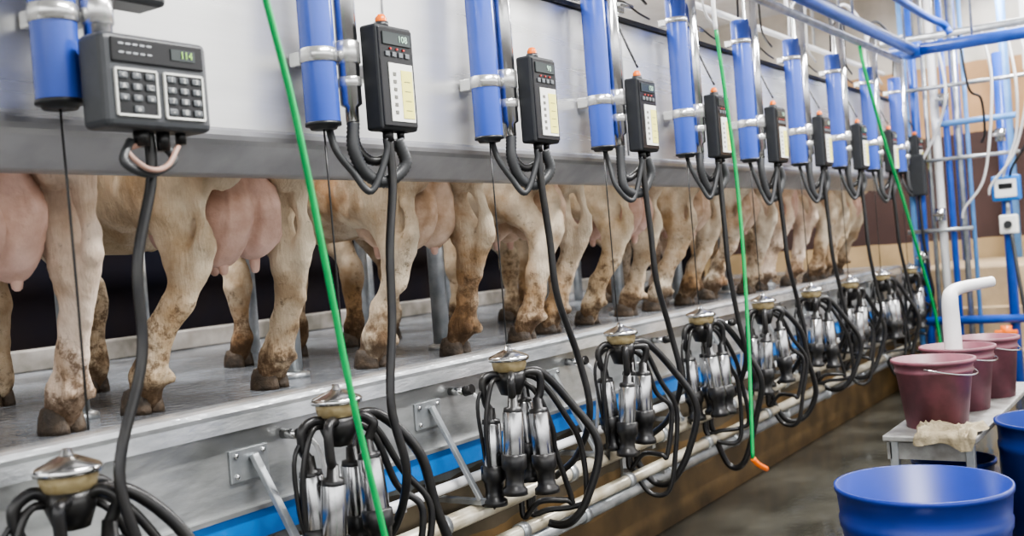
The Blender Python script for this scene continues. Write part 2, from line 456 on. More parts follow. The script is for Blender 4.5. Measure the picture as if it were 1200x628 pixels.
    for fx, fy in feet:
        hb_ = B()
        for s in (-1,1):
            hb_.lathe([(0,0),(.050,0),(.049,.02),(.044,.055),(.034,.085),(.0,.10)], (fx+s*.030, fy, 0), Matrix(((.82,0,0),(0,1.45,0),(0,0,1))), 16)
        hooves.append(hb_.mesh('hoof'))
    tl = B().tube([(0,-.25,1.36),(0,-.33,1.32),(0,-.35,1.22),(0.01,-.34,1.12)], [.035,.028,.02,.015], 8, 6).mesh('tail')
    return body, ud, teats, hooves, tl
variants = [cow_meshes(*a_) for a_ in ((1,1.12,.02),(2,1.12,.02),(13,1.08,.0),(4,1.06,.0),(5,1.05,.02),(6,1.05,.0))]

# ------------------------------------------------------------------ camera
CAMZ = 1.7
th = math.atan(.664)
F = Vector((math.cos(th), math.sin(th), 0)); R = Vector((math.sin(th), -math.cos(th), 0)); U = Vector((0,0,1))
pt = math.atan(17/1250)
F2 = F*math.cos(pt)-U*math.sin(pt); U2 = U*math.cos(pt)+F*math.sin(pt)
rs = .078; rc = math.sqrt(1-rs*rs)
Rc = R*rc-U2*rs; Uc = R*rs+U2*rc
cam = bpy.data.cameras.new('camera'); co = bpy.data.objects.new('camera', cam); col.objects.link(co)
mw = Matrix.Identity(4)
for i, v in enumerate((Rc, Uc, -F2)):
    for k in range(3): mw[k][i] = v[k]
mw.translation = (0, 0, CAMZ)
co.matrix_world = mw
cam.sensor_width = 36; cam.lens = 36*1250/1200
cam.dof.use_dof = True; cam.dof.focus_distance = 4.4; cam.dof.aperture_fstop = 2.2
scene.camera = co

# ------------------------------------------------------------------ setting
XA, XB = -1.0, 14.0
struct(B().box((6, 1.4, -.05), (17, 9.6, .1)).obj('floor', floor_m))
struct(B().box((6, 7.05, 2.3), (17, .1, 4.6)).obj('wall_back', wallb_m))
struct(B().box((14.05, 1.5, 2.3), (.1, 9.8, 4.6)).obj('wall_end', end_m))
struct(B().box((6, 1.5, 4.65), (17, 10, .1)).obj('ceiling', ceil_m))
struct(B().box((13.98, .9, 3.85), (.04, 1.7, .9), .01).obj('window_1', window_m))
struct(B().box((13.95,.9,3.38),(.06,1.8,.06)).box((13.95,.9,4.32),(.06,1.8,.06)).box((13.95,.02,3.85),(.06,.06,.9)).box((13.95,1.78,3.85),(.06,.06,.9)).obj('trim_1', white_pl))

deck = B().box((5.8, 4.9, .61), (13.6, 4.1, 1.22)).obj('concrete_platform', deck_m)
tag(deck, 'raised wet concrete platform with brown stained, shade-darkened pit wall', 'platform')
B().box((5.4, 2.84, .45), (12.8, .03, .9)).obj('pit_wall_facing', pit_m, deck)
o = B().box((5.8, 5.98, 1.285), (13.6, .14, .13), .01).obj('concrete_ledge', ledge_m); tag(o, 'low pale stained concrete ledge on the platform', 'ledge')
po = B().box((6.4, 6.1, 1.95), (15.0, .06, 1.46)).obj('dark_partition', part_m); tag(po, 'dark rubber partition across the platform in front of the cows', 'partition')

kp = [(2.74,1.235),(2.735,1.25),(2.742,1.266),(2.76,1.272),(2.80,1.272),(2.90,1.262),(2.915,1.25),(2.915,1.222),(2.80,1.222),(2.80,1.19),(2.775,1.185),(2.74,1.185)]
kerb = B().prof(kp, XA, 11.3).obj('steel_kerb', kerb_m)
tag(kerb, 'long wet stainless steel kerb along the platform edge', 'kerb')
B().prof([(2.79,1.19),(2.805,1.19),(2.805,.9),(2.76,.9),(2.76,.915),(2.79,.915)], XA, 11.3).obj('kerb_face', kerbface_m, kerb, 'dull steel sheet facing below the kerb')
B().prof([(2.815,.90),(2.78,.90),(2.78,.80),(2.815,.80)], XA, 11.3).obj('blue_strip', lightblue_m, kerb, 'bright blue painted strip')
for x in [XA+.4+1.2*i for i in range(10)]:
    B().box((x, 2.785, 1.06), (.012, .012, .26)).obj('seam', galv, kerb)

HX0, HX1 = -1.0, 10.98
hood = B().prof([(2.665,2.15),(2.64,2.90),(2.66,2.93),(3.05,2.98),(3.05,2.95),(2.68,2.90),(2.70,2.15)], HX0, HX1).obj('steel_hood', hood_m)
tag(hood, 'long brushed stainless steel hood panel above the cows', 'hood')
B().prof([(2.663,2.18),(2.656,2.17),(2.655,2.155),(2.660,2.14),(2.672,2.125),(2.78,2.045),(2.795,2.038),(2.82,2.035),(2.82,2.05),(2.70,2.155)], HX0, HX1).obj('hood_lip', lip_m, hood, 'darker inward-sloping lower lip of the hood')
B().box(((HX0+HX1)/2, 2.63, 2.915), (HX1-HX0, .03, .022)).obj('hood_rail', black_rail, hood, 'thin black top rail')
for x in (.75, 3.22, 5.22, 7.22, 9.22):
    B().box((x, 2.648, 2.54), (.006, .012, .72)).obj('panel_seam', lip_m, hood)
for i in range(7):
    x = 4.2+i*.95
    B().box((x, 2.62, 2.97), (.14, .03, .05), .006).cyl((x-.05, 2.58, 2.98), (x+.1, 2.58, 2.98), .015).obj('hood_bracket', band_m, hood)

# ------------------------------------------------------------------ stations
SX = [1.716+i for i in range(10)]
root = empty('blue_cylinder', (SX[0], 2.53, 2.185), 'blue enamelled vertical cylinder with steel clamp bands on the hood', 'cylinder', 'blue cylinders along the hood')
B().lathe([(0,.004),(.052,.004),(.058,.0),(.06,.01),(.06,.905),(.058,.915),(.0,.915)], n=32).obj('tube_body', blue_m, root)
B().lathe([(0,-.012),(.045,-.012),(.05,0),(.062,0),(.062,.012),(.05,.012)], n=32).obj('end_cap', plastic_dk, root)
B().lathe([(.0605,.215),(.0645,.217),(.0645,.262),(.0605,.264)], n=32).box((.069,-.01,.24),(.022,.02,.03),.003).obj('clamp_band', band_m, root)
B().box((.0,.085,.24),(.05,.06,.05),.004).obj('wall_bracket', band_m, root)
B().lathe([(.0605,.76),(.064,.76),(.064,.79),(.0605,.79)], n=32).box((0,.08,.775),(.05,.05,.04),.004).obj('clamp_band', band_m, root)
dupmany(root, [(SX[i], 2.53, 2.185) for i in range(1, 10)])
root = empty('steel_tube', (SX[0]+.106, 2.49, 2.2), 'vertical stainless steel tube clamped beside a blue cylinder', 'pipe', 'steel tubes along the hood')
B().lathe([(0,0),(.024,0),(.024,.05),(.038,.06),(.038,1.2),(0,1.2)], n=24).obj('tube_body', tube_steel, root)
B().cyl((.062,.06,-.0),(.062,.06,1.2),.015,n=12).obj('thin_tube', galv, root)
B().lathe([(.039,.20),(.044,.205),(.044,.275),(.039,.28)], n=24).obj('clamp', band_m, root)
B().lathe([(.039,.12),(.042,.125),(.042,.15),(.039,.155)], n=24).obj('clamp', band_m, root)
B().box((.01,.09,.24),(.05,.1,.04)).obj('wall_bracket', band_m, root)
dupmany(root, [(SX[i]+.106, 2.49, 2.2) for i in range(1, 10)])
BX, BY = .242, 2.425
def build_disp(root):
    B().box((0,0,.19),(.20,.075,.37),.010).obj('casing', plastic_gr, root)
    B().box((.05,.11,.24),(.07,.18,.05)).obj('mount', band_m, root)
    B().box((0,-.040,.19),(.182,.008,.345),.003).obj('front_panel', panel_dk, root)
    B().box((0.0,-.046,.325),(.150,.006,.045),.002).obj('screen', lcd, root)
    for a in range(4):
        B().box((-.054+a*.036,-.046,.270),(.022,.006,.018),.002).obj('button', keycap_m, root)
    for a in range(3): B().box((-.036+a*.036,-.046,.290),(.008,.005,.006)).obj('red_mark', red_m, root)
    B().box((.012,-.0455,.137),(.130,.004,.205),.001).obj('label_plate', label_w, root)
    B().box((.040,-.0485,.132),(.062,.002,.17)).obj('yellow_field', label_y, root)
    for a in range(6): B().box((-.026,-.0485,.066+a*.027),(.016,.002,.012)).obj('printed_icon', ink, root)
    for a in range(4): B().box((.040,-.0500,.075+a*.034),(.032,.001,.002)).obj('printed_line', ink, root)
    B().cyl((-.02,0,.37),(-.02,0,.392),.026).obj('lamp_base', plastic_dk, root)
    B().lathe([(.021,.39),(.021,.405),(.014,.418),(0,.422)], (-.02,0,0)).obj('orange_lamp', orange_m, root)
    B().cyl((-.03,0,-.03),(-.03,0,.01),.02).obj('cable_gland', rubber, root)
    B().cyl((.04,0,-.02),(.04,0,.01),.014).obj('cable_gland', rubber, root)
root = empty('display_box', (SX[1]+BX, BY, 2.16), 'black display box with small screen, white and yellow label, orange lamp', 'control box', 'display boxes along the hood')
build_disp(root)
boxes = [root]+dupmany(root, [(SX[i]+BX, BY, 2.16) for i in range(2, 10)])
for k, r_ in enumerate(boxes): text(nums[k+1], .034, 'screen_digits', r_, (.03,-.0505,.325))

r0 = empty('keypad_control_box', (1.895, 2.40, 2.105), 'dark grey control box with small display reading 114 and two keypads', 'control box')
W, H = .345, .25
B().box((0,0,H/2),(W,.11,H),.02,seg=3).obj('casing', box_m, r0)
B().box((0,-.057,.203),(W-.05,.008,.065),.003).obj('display_window', panel_dk, r0)
B().box((.078,-.062,.205),(.080,.004,.030)).obj('screen', lcd, r0)
text('114', .028, 'screen_digits', r0, (.088,-.066,.205))
for a in range(5):
    for zz in (.218,.195): B().box((-.12+a*.022,-.062,zz),(.014,.003,.004)).obj('indicator_mark', key_m, r0)
for sx in (-.077,.077):
    fr = B(); w, hh = .128,.12
    for (cx,cz,dx_,dz_) in ((0,hh/2,w,.006),(0,-hh/2,w,.006),(-w/2,0,.006,hh),(w/2,0,.006,hh)):
        fr.box((sx+cx,-.058,.092+cz),(dx_,.008,dz_),.001)
    kp_ = fr.obj('keypad', label_w, r0, 'dark keypad with pale outline')
    B().box((sx,-.056,.092),(w-.006,.004,hh-.006)).obj('keypad_plate', panel_dk, kp_)
    for a in range(4):
        for b_ in range(3):
            kx, kz = sx-.042+b_*.042, .136-a*.029
            if sx < 0 and a == 3 and b_ != 1: continue
            B().box((kx,-.060,kz),(.030,.006,.019),.0045).obj('key', keycap_m, kp_)
            s_ = (KR if sx > 0 else KL)[a*3+b_]
            if s_: text(s_, .019 if sx > 0 else .018, 'key_mark', kp_, (kx,-.0635,kz))
B().box((0,.12,.15),(.1,.16,.05)).obj('mount_arm', galv, r0)
for gx, gl, gr in ((-.03,-.04,.022),(.04,-.05,.018),(.10,-.03,.015)):
    B().cyl((gx,0,gl),(gx,0,.01),gr).obj('cable_gland', rubber, r0)
u0 = empty('black_junction_box', (1.93, 2.50, 2.47), 'black junction box mounted above the keypad box', 'junction box')
B().box((0,0,.14),(.18,.12,.28),.015).obj('casing', plastic_dk, u0)
B().box((0,.09,.14),(.1,.10,.05)).obj('mount_arm', galv, u0)

def hobj(name, pts, r, mat, label, cat, group, n=10, sub=8, corr=0):
    o = B().tube(pts, r, n, sub, corr).obj(name, mat)
    return tag(o, label, cat, group)
random.seed(5)
endoff = [-.02,.06,.34,.30,.22,.30,.28,.25,.3,.2]
for i, x in enumerate(SX):
    j = random.uniform(-.03,.03); dz = random.uniform(-.04,.03)
    if i > 0:
        e = empty('corrugated_hose_pair', (x, 2.5, 2.2), 'grey corrugated hoses looping from steel tube to display box', 'hose', 'corrugated hose loops')
        B().tube([(.107,-.01,.0),(.10,-.01,-.1),(.13+j,-.02,-.21+dz),(.22,-.05,-.235+dz),(.29,-.08,-.15),(.26,-.075,-.06)], .021, 10, 14, .16).obj('hose', grey_rubber, e)
        B().tube([(.14,.02,.02),(.14,.01,-.08),(.16+j,-.02,-.16+dz),(.23,-.05,-.12),(.23,-.075,-.06)], .016, 10, 12, .15).obj('hose', rubber, e)
        B().tube([(.05,.06,.02),(.05,.03,-.09),(.08+j,-.0,-.2+dz),(.14,-.04,-.27+dz),(.20,-.07,-.12),(.20,-.075,-.06)], .013, 8, 8).obj('hose', grey_rubber, e)
        xs = x+.215
    else:
        e = empty('cable_bundle', (x, 2.45, 2.1), 'grey and black cables coiled under the keypad box', 'cable')
        B().tube([(.12,-.04,-.02),(.08,-.06,-.08),(.15,-.07,-.11),(.24,-.06,-.07),(.21,-.05,-.02)], .012, 8, 8).obj('cable', grey_rubber, e)
        B().tube([(.14,-.05,-.03),(.10,-.05,-.05),(.13,-.09,-.10),(.2,-.08,-.09),(.26,-.06,-.03)], .008, 8, 8).obj('cable', tan_m, e)
        xs = x+.19
    eo = endoff[i]
    hobj('drop_hose', [(xs,2.425,2.14),(xs-.005,2.42,1.98),(xs+(eo-.22)*.25-.02,2.41,1.75),(x+.10+eo*.4,2.40,1.5),(x+eo,2.38,1.22),(x+eo+.03,2.36,.98),(x+eo+.05,2.45,.78),(x+eo+.05,2.58,.67)], .0155,
         rubber, 'long black rubber hose dropping from the control box', 'hose', 'black drop hoses')
    hobj('retract_cord', [(x,2.53,2.18),(x+.002,2.527,1.7),(x,2.525,1.32)], .0035, rubber,
         'thin dark cord from cylinder to milking cluster', 'cord', 'retract cords', n=6, sub=2)

# ------------------------------------------------------------------ milking clusters
def cluster(seed):
    rnd = random.Random(seed)
    e = empty('milking_cluster', (0,0,0), 'hanging milking cluster, steel domed claw, black hoses, silver cups', 'milking cluster', 'milking clusters along the kerb')
    B().lathe([(0,.014),(.012,.014),(.015,0),(.03,-.006),(.080,-.028),(.088,-.036),(.086,-.048),(.0,-.048)], n=32).obj('claw_cap', steel, e)
    B().lathe([(.072,-.046),(.074,-.062),(.068,-.085),(.05,-.105),(.0,-.105)], n=32).obj('claw_bowl', amber_m, e)
    B().lathe([(.0,-.09),(.062,-.092),(.066,-.13),(.045,-.19),(.0,-.20)], n=24).obj('claw_base', rubber, e)
    angs = [a+rnd.uniform(-.2,.2) for a in (.35, 2.6, 3.9, 5.3)]
    for k, a in enumerate(angs):
        R_ = .106+rnd.uniform(-.008,.010); zt = -.23-rnd.uniform(0,.06)
        cx, cy = R_*math.cos(a)*1.12, R_*math.sin(a)*.9
        tilt = Matrix.Rotation(rnd.uniform(-.08,.08), 3, 'X') @ Matrix.Rotation(rnd.uniform(-.08,.08), 3, 'Y')
        cup = B().lathe([(.0,.0),(.032,0),(.042,-.012),(.044,-.19),(.038,-.205),(0,-.205)], (cx,cy,zt), tilt, 24).obj('teat_cup', cup_steel, e)
        B().lathe([(0,.055),(.019,.055),(.022,.012),(.037,.008),(.040,-.010),(.036,-.016),(.0,-.014)], (cx,cy,zt), tilt, 18).obj('hose_collar', rubber, cup)
        B().lathe([(0,-.18),(.043,-.18),(.052,-.186),(.053,-.238),(.043,-.25),(.037,-.285),(.040,-.315),(.053,-.325),(.054,-.348),(.028,-.353),(.026,-.341),(0,-.341)], (cx,cy,zt), tilt, 22).obj('liner', rubber, cup)
        top = Vector((cx,cy,zt))+tilt@Vector((0,0,.045))
        ux, uy = math.cos(a), math.sin(a)
        B().tube([(ux*.04,uy*.04,-.115),(ux*.09,uy*.08,-.085-rnd.uniform(0,.03)),(ux*.14,uy*.115,-.12),(top.x+ux*.02,top.y+uy*.015,top.z+.035),top], .0165, 10, 7).obj('short_milk_tube', rubber, e)
        if k in (0, 1): B().tube([(ux*.03,uy*.05,-.13),(ux*.11+.02,uy*.10,-.12),(ux*.18,uy*.13,-.20),(cx*1.5,cy*1.3,zt-.10),(cx*1.35,cy*1.2,zt-.20)], .008, 6, 6).obj('short_pulse_tube', rubber, e)
    for k in range(3):
        s1 = (1.15,.94,.74)[k]+rnd.uniform(-.08,.08); o = rnd.uniform(-.04,.04); dd = rnd.uniform(-.09,.09)
        B().tube([(.03,.0+k*.02,-.11),(.12*s1,-.06,-.11-.03*k+rnd.uniform(-.02,.02)),(.22*s1,-.12*s1,-.26-.05*k),(.28*s1+rnd.uniform(-.03,.03),-.16*s1+o,-.46),(.30*s1+o,-.14*s1,-.69),
                  (.28*s1+o,-.08,-.86+dd+.05*k),(.25*s1,.02,-.88+dd+.06*k),(.22*s1,.09,-.76),(.22*s1,.1,-.67)], .0185 if k == 0 else .013, 10, 8).obj('long_hose', rubber, e)
    B().tube([(-.02,.02,-.13),(-.11,.02,-.13),(-.16,.03,-.30),(-.14,.04,-.52),(-.08,.08,-.66)], .0105, 8, 7).obj('pulse_hose', rubber, e)
    return e
random.seed(3)
base = [cluster(s) for s in (1, 2, 3, 4, 5)]
cpos = [(1.63,2.50,1.275),(2.66,2.52,1.29)]+[(SX[i]+random.uniform(-.01,.03),2.52,1.30) for i in range(2,10)]
for k in range(5): base[k].location = cpos[k]
trs = [tree(b_) for b_ in base]
for i in range(5, 10):
    c = duptree(trs[(i+1) % 5], cpos[i]); c.rotation_euler = (0,0,random.uniform(-.2,.2))

# ------------------------------------------------------------------ kerb brackets, nozzles, pit pipes
root = empty('bracket_arm', (2.5, 2.79, 1.06), 'dull flat steel support arm bolted to the kerb facing', 'bracket', 'support arms below the kerb')
B().box((-.01,-.006,0),(.17,.01,.11),.003).obj('plate', galv, root)
B().bar((0,-.02,.03),(.05,-.2,-.36),.035,.018,.003).box((.055,-.10,-.37),(.04,.22,.02)).obj('arm', galv, root)
for sx in (-.07,.05):
    for sz in (-.035,.035): B().ell((sx,-.014,sz),(.01,.007,.01),u=8,v=6).obj('bolt', steel, root)
dupmany(root, [(2.5+i*.985, 2.79, 1.06) for i in range(1, 9)])
root = empty('drain_nozzle', (2.66, 2.79, 1.13), 'short steel nozzle with black tip and pale hose', 'nozzle', 'nozzles in the kerb facing')
B().cyl((0,0,0),(0,-.08,.0),.018).obj('stub', steel, root)
B().cyl((0,-.08,0),(0,-.12,.01),.022).obj('tip', rubber, root)
B().tube([(0,-.11,.0),(.03,-.14,-.06),(.08,-.12,-.2),(.12,-.08,-.36),(.16,-.06,-.44)], .009, 8, 6).obj('pale_hose', white_pl, root)
dupmany(root, [(2.66+i*.985, 2.79, 1.13) for i in range(1, 9)])
def pitpipe(name, y, z, r, mat, label, sp):
    o = B().cyl((XA,y,z),(11.2,y,z),r).obj(name, mat); tag(o, label, 'pipe')
    if sp:
        for i in range(11):
            B().lathe([(r,-.025),(r+.008,-.025),(r+.008,.025),(r,.025)], (.3+sp+i*1.0,y,z), Matrix.Rotation(PI/2,3,'Y'), 20).obj('pipe_coupling', galv, o)
pitpipe('milk_pipe', 2.63,.64,.036,pipe_m,'thick cream coloured milk line pipe along the pit wall',.01)
pitpipe('wash_pipe', 2.58,.50,.030,pipe_m,'cream wash line pipe low on the pit wall',.5)
pitpipe('vacuum_pipe', 2.72,.755,.022,white_pl,'thin white vacuum pipe under the platform edge',0)
pitpipe('drain_pipe', 2.74,.36,.034,galv,'grey galvanised pipe low on the brown pit wall',.3)
root = empty('pipe_support', (1.2, 2.82, .55), 'galvanised bracket holding the pit wall pipes', 'bracket', 'pipe supports')
B().box((0,0,.0),(.04,.02,.5)).box((0,-.1,.045),(.035,.2,.02)).box((0,-.13,-.09),(.035,.26,.02)).box((0,-.05,.175),(.035,.1,.015)).obj('arm', galv, root)
dupmany(root, [(1.2+2*i, 2.82, .55) for i in range(1, 6)])

# ------------------------------------------------------------------ overhead pipes
def rods(o, pts):
    for x, y, z in pts: B().cyl((x,y,z),(x,y,4.6),.011,n=10).obj('hanger_rod', galv, o)
o = B().cyl((3.0,2.3,3.16),(10.0,2.3,3.16),.028).obj('overhead_steel_pipe', galv); tag(o, 'steel pipe running above the hood', 'pipe'); rods(o, [(4.5,2.3,3.17),(8.2,2.3,3.17)])
o = B().cyl((4.0,2.2,3.24),(10.02,2.2,3.24),.05).obj('overhead_blue_pipe', bluepipe_m); tag(o, 'thick blue painted pipe running above the pit', 'pipe'); rods(o, [(5,2.2,3.28),(6.6,2.2,3.28),(8.2,2.2,3.28),(9.8,2.2,3.28)])
o = B().cyl((10.1,2.4,3.24),(10.1,-1.6,3.24),.055).obj('cross_blue_pipe', bluepipe_m); tag(o, 'thick blue painted cross pipe above the pit', 'pipe'); rods(o, [(10.1,.2,3.28),(10.1,1.7,3.28)])
B().cyl((10.1,2.27,3.24),(10.1,2.13,3.24),.075).obj('pipe_joint', bluepipe_m, o)
o = B().cyl((10.6,2.6,3.42),(10.6,-1.6,3.42),.035).obj('cross_steel_pipe', galv); tag(o, 'galvanised cross pipe near the ceiling', 'pipe'); rods(o, [(10.6,.4,3.44),(10.6,2.3,3.44)])
o = B().tube([(6.2,1.95,3.42),(8.2,1.95,3.42),(9.6,1.95,3.42),(9.95,1.9,3.40),(10.0,1.86,3.32)], .032, 10, 6).obj('overhead_blue_pipe', bluepipe_m); tag(o, 'thinner blue painted pipe above the pit, bending down', 'pipe'); rods(o, [(7,1.95,3.44),(9,1.95,3.44)])
o = B().cyl((5.0,2.75,3.22),(11.2,2.75,3.22),.022).obj('overhead_white_pipe', white_pl); tag(o, 'thin white pipe running behind the hood rail', 'pipe'); rods(o, [(6,2.75,3.24),(9,2.75,3.24)])
for i in range(3, 10):
    x = SX[i]
    hobj('overhead_hose', [(x+.106,2.49,3.39),(x+.14,2.49,3.5),(x+.28,2.45,3.52),(x+.38,2.36,3.36),(x+.4,2.34,3.19)], .013, white_pl if i % 2 else grey_rubber,
         'short hose bending over to the overhead steel pipe', 'hose', 'overhead hoses', n=8, sub=6)
    hobj('overhead_cable', [(x+.25,2.43,2.60),(x+.27,2.50,2.75),(x+.27,2.56,2.93),(x+.4,2.57,2.99),(x+.6,2.57,2.955),(x+.75,2.58,2.945)], .006, rubber,
         'thin black cable rising over the hood rail', 'cable', 'cables on the hood', n=6, sub=6)
    hobj('overhead_cable', [(x-.02,2.53,3.12),(x-.05,2.5,3.3),(x+.1,2.45,3.42),(x+.3,2.5,3.3),(x+.5,2.56,3.1),(x+.7,2.57,3.02)], .008, rubber if i % 2 else white_pl,
         'thin cable arching above the blue cylinders', 'cable', 'cables on the hood', n=6, sub=6)

g = 'green water hoses'
hobj('green_hose', [(1.66,2.0,4.5),(1.75,2.0,3.6),(1.90,2.0,2.70),(1.97,2.0,2.40),(2.04,2.0,2.118),(2.108,2.0,1.73),(2.17,2.0,1.355),(2.26,2.0,.94),(2.36,2.0,.5),(2.5,1.95,.06),(2.7,1.8,.01)], .0095, green_m, 'bright green water hose hanging taut down to the pit floor', 'hose', g)
o = hobj('green_hose', [(5.73,2.3,2.88),(5.80,2.3,2.5),(5.87,2.3,2.08),(5.89,2.3,1.6),(5.87,2.3,1.09),(5.83,2.3,.7),(5.80,2.3,.42)], .011, green_m, 'green hose with an orange spray fitting at its end', 'hose', g)
B().tube([(5.80,2.3,.42),(5.83,2.28,.38),(5.90,2.26,.34)], .016, 10, 5).obj('orange_fitting', orange_m, o)
B().tube([(5.73,2.3,2.87),(5.72,2.3,3.0),(5.74,2.3,3.16)], .013, 8, 5).obj('white_connector', white_pl, o)
hobj('green_hose', [(8.7,2.3,3.15),(8.82,2.3,2.93),(9.25,2.3,2.42),(9.76,2.3,1.9),(10.25,2.3,1.35),(10.7,2.3,.79),(10.9,2.3,.3),(11.0,2.25,.02)], .014, green_m, 'green hose slanting down to the pit floor', 'hose', g)

for k, x in enumerate([2.34, 3.43, 4.54, 5.58, 6.58, 7.56, 8.53, 9.5]):
    o = B().cyl((x,3.5,1.22),(x,3.5,3.3),.045).obj('stall_post', galv)
    tag(o, 'galvanised round stall post standing on the wet platform', 'post', 'stall posts')
    B().lathe([(.0,0),(.075,0),(.075,.02),(.046,.03),(0,.03)], (x,3.5,1.22), None, 20).obj('base_flange', galv, o)
    o = B().cyl((x,4.95,1.22),(x,4.95,2.6),.04).obj('stall_post', galv)
    tag(o, 'galvanised round stall post standing on the wet platform', 'post', 'stall posts')
o = B().cyl((-1,5.78,2.2),(12.2,5.78,2.2),.03).obj('breast_rail', galv); tag(o, 'horizontal galvanised breast rail in front of the cows', 'rail')
for i in range(6): B().cyl((i*2.2,5.78,1.22),(i*2.2,5.78,2.2),.03).obj('rail_post', galv, o)

# ------------------------------------------------------------------ cows
cm = [cow_mat('coat_white_pink', (.76,.62,.51), (.64,.48,.36), (0,0,0), .55, .44),
      cow_mat('coat_cream', (.74,.63,.48), (.58,.45,.30), (3,1,0), .56, .46),
      cow_mat('coat_tan_white', (.31,.19,.105), (.68,.58,.45), (7,2,1), .45, .54, edge=.08),
      cow_mat('coat_tan', (.70,.60,.47), (.38,.25,.14), (2,7,3), .54, .52, edge=.08),
      cow_mat('coat_rust_white', (.72,.63,.51), (.27,.14,.07), (4,9,5), .57, .50, edge=.07)]
desc = {0:'pinkish white dairy cow with dirty legs and pink udder',
        1:'cream dairy cow, hindquarters to the pit, pink udder',
        2:'tan brown and white dairy cow with muddy legs',
        3:'cream and tan dairy cow with muddy legs',
        4:'white and rust brown dairy cow, hindquarters to the pit'}
cows = [(1.85,3.2,0,0,0),(2.82,3.17,1,1,.05),(4.0,3.2,2,2,-.06),(5.05,3.22,3,3,.08),(6.08,3.18,4,1,-.05),(7.07,3.2,5,3,.06),(8.05,3.2,0,4,-.04),(9.02,3.2,2,0,.06),(10.0,3.2,3,3,-.03),(10.95,3.2,4,1,0)]
def put(name, me, mat, par):
    o = bpy.data.objects.new(name, me); col.objects.link(o); o.parent = par
    if not me.materials: me.materials.append(mat)
    o.material_slots[0].link = 'OBJECT'; o.material_slots[0].material = mat; return o
eyeme = B().ell((0,0,0),(.018,.022,.02),u=10,v=8).mesh('eye'); eyeme.materials.append(eye_m)
for x, y, v, m, rz in cows:
    body, ud, teats, hooves, tl = variants[v]
    e = empty('cow', (x,y,1.22), desc[m], 'cow', 'row of dairy cows'); e.rotation_euler = (0,0,rz)
    put('body', body, cm[m], e)
    uo = put('udder', ud, udder_m if m in (0,1) else udder_m2, e); uo['label'] = 'full pink udder'
    for t in teats: put('teat', t, udder_m, uo)
    for hme in hooves: put('hoof', hme, hoof_m, e)
    put('tail', tl, cm[m], e)
    for s in (-1,1):
        q = bpy.data.objects.new('eye', eyeme); col.objects.link(q); q.parent = e; q.location = (s*.095,2.08,1.28)

# ------------------------------------------------------------------ right-hand items
def bucket_obj(name, loc, rt, rb, h, mat, label, cat, group=None, ridge=True, handle=True, rim=.012):
    e = empty(name, loc, label, cat, group)
    pr = [(0,0),(rb,0),(rb+(rt-rb)*.8,h*.8)]
    if ridge: pr += [(rb+(rt-rb)*.8+.006,h*.81),(rb+(rt-rb)*.85+.006,h*.85),(rb+(rt-rb)*.86,h*.86)]
    pr += [(rt,h-.02),(rt+rim,h-.018),(rt+rim,h),(rt-.004,h),(rb-.004,.012),(0,.012)]
    B().lathe(pr, n=48).obj('shell', mat, e)
    if handle:
        pts = []
        for k in range(9):
            a = PI*k/8; pts.append(((rt+.016)*math.cos(a), -(rt+.016)*math.sin(a)*.985, h-.03-math.sin(a)*.045))
        B().tube(pts, .004, 6, 3).obj('bail_handle', steel, e)
    return e
bucket_obj('blue_tub', (3.94,.935,0), .297, .235, .77, tubm, 'large open blue plastic tub standing on the wet floor', 'tub', handle=False, rim=.006)
bucket_obj('bucket', (5.45,1.2,.70), .185, .14, .33, redb, 'maroon plastic bucket standing on the metal table', 'bucket', 'maroon buckets')
bucket_obj('bucket', (5.98,1.19,.70), .18, .14, .33, redb, 'maroon plastic bucket with white dipper inside', 'bucket', 'maroon buckets')
bucket_obj('bucket', (6.42,1.12,.70), .16, .13, .33, redb, 'maroon plastic bucket at the table end', 'bucket', 'maroon buckets')
bucket_obj('blue_barrel', (5.60,.655,0), .30, .27, .72, navym, 'dark blue plastic barrel beside the table', 'barrel', handle=False)
bucket_obj('blue_bin', (5.65,1.18,0), .19, .15, .5, navym, 'navy plastic bin under the table', 'bin', handle=False)
tb = empty('metal_table', (6.05,1.18,0), 'low worn grey metal table carrying buckets', 'table')
B().box((0,0,.685),(1.8,.42,.028),.006).obj('table_top', worn, tb)
for sx in (-.84,0,.84):
    for sy in (-.17,.17): B().box((sx,sy,.335),(.04,.04,.67),.004).obj('leg', galv, tb)
B().box((0,.19,.62),(1.72,.02,.08)).obj('apron', worn, tb)
B().box((-.84,0,.62),(.02,.34,.08)).obj('apron', worn, tb)
q = B().tube([(5.94,1.20,.735),(5.94,1.20,.95),(5.94,1.2,1.12),(5.94,1.2,1.27),(5.96,1.19,1.315),(6.01,1.15,1.335),(6.08,1.08,1.345),(6.14,1.02,1.352)], [.046,.046,.045,.042,.036,.032,.030,.028], 16, 7)
tag(q.obj('white_dipper', white_pl), 'white plastic dipper with bent spout standing in the bucket', 'dipper')
bmc = bmesh.new(); nx = 60
gv = [[None]*nx for _ in range(nx)]
for a in range(nx):
    for b_ in range(nx):
        u_, v_ = a/(nx-1), b_/(nx-1)
        x = 5.10+.24*u_+.04*v_; y = .975+.26*v_
        rd = max(0, 1-abs(noise.noise(Vector((x*7+y*3,y*12,1))))*4)
        ed = min(u_,1-u_,v_,1-v_)
        hgt = .704+(.006+.036*rd+max(0, 1-abs(noise.noise(Vector((x*20,y*26,3))))*3)*.012)*min(1,ed*6+.3)
        x += noise.noise(Vector((x*8,y*8,8)))*.06; y += noise.noise(Vector((x*8,y*8,4)))*.06
        if x < 5.145: hgt = .703-(5.145-x)*1.3; x = 5.142-abs(noise.noise(Vector((y*22,hgt*6,0))))*.03
        gv[a][b_] = bmc.verts.new((x,y,hgt))
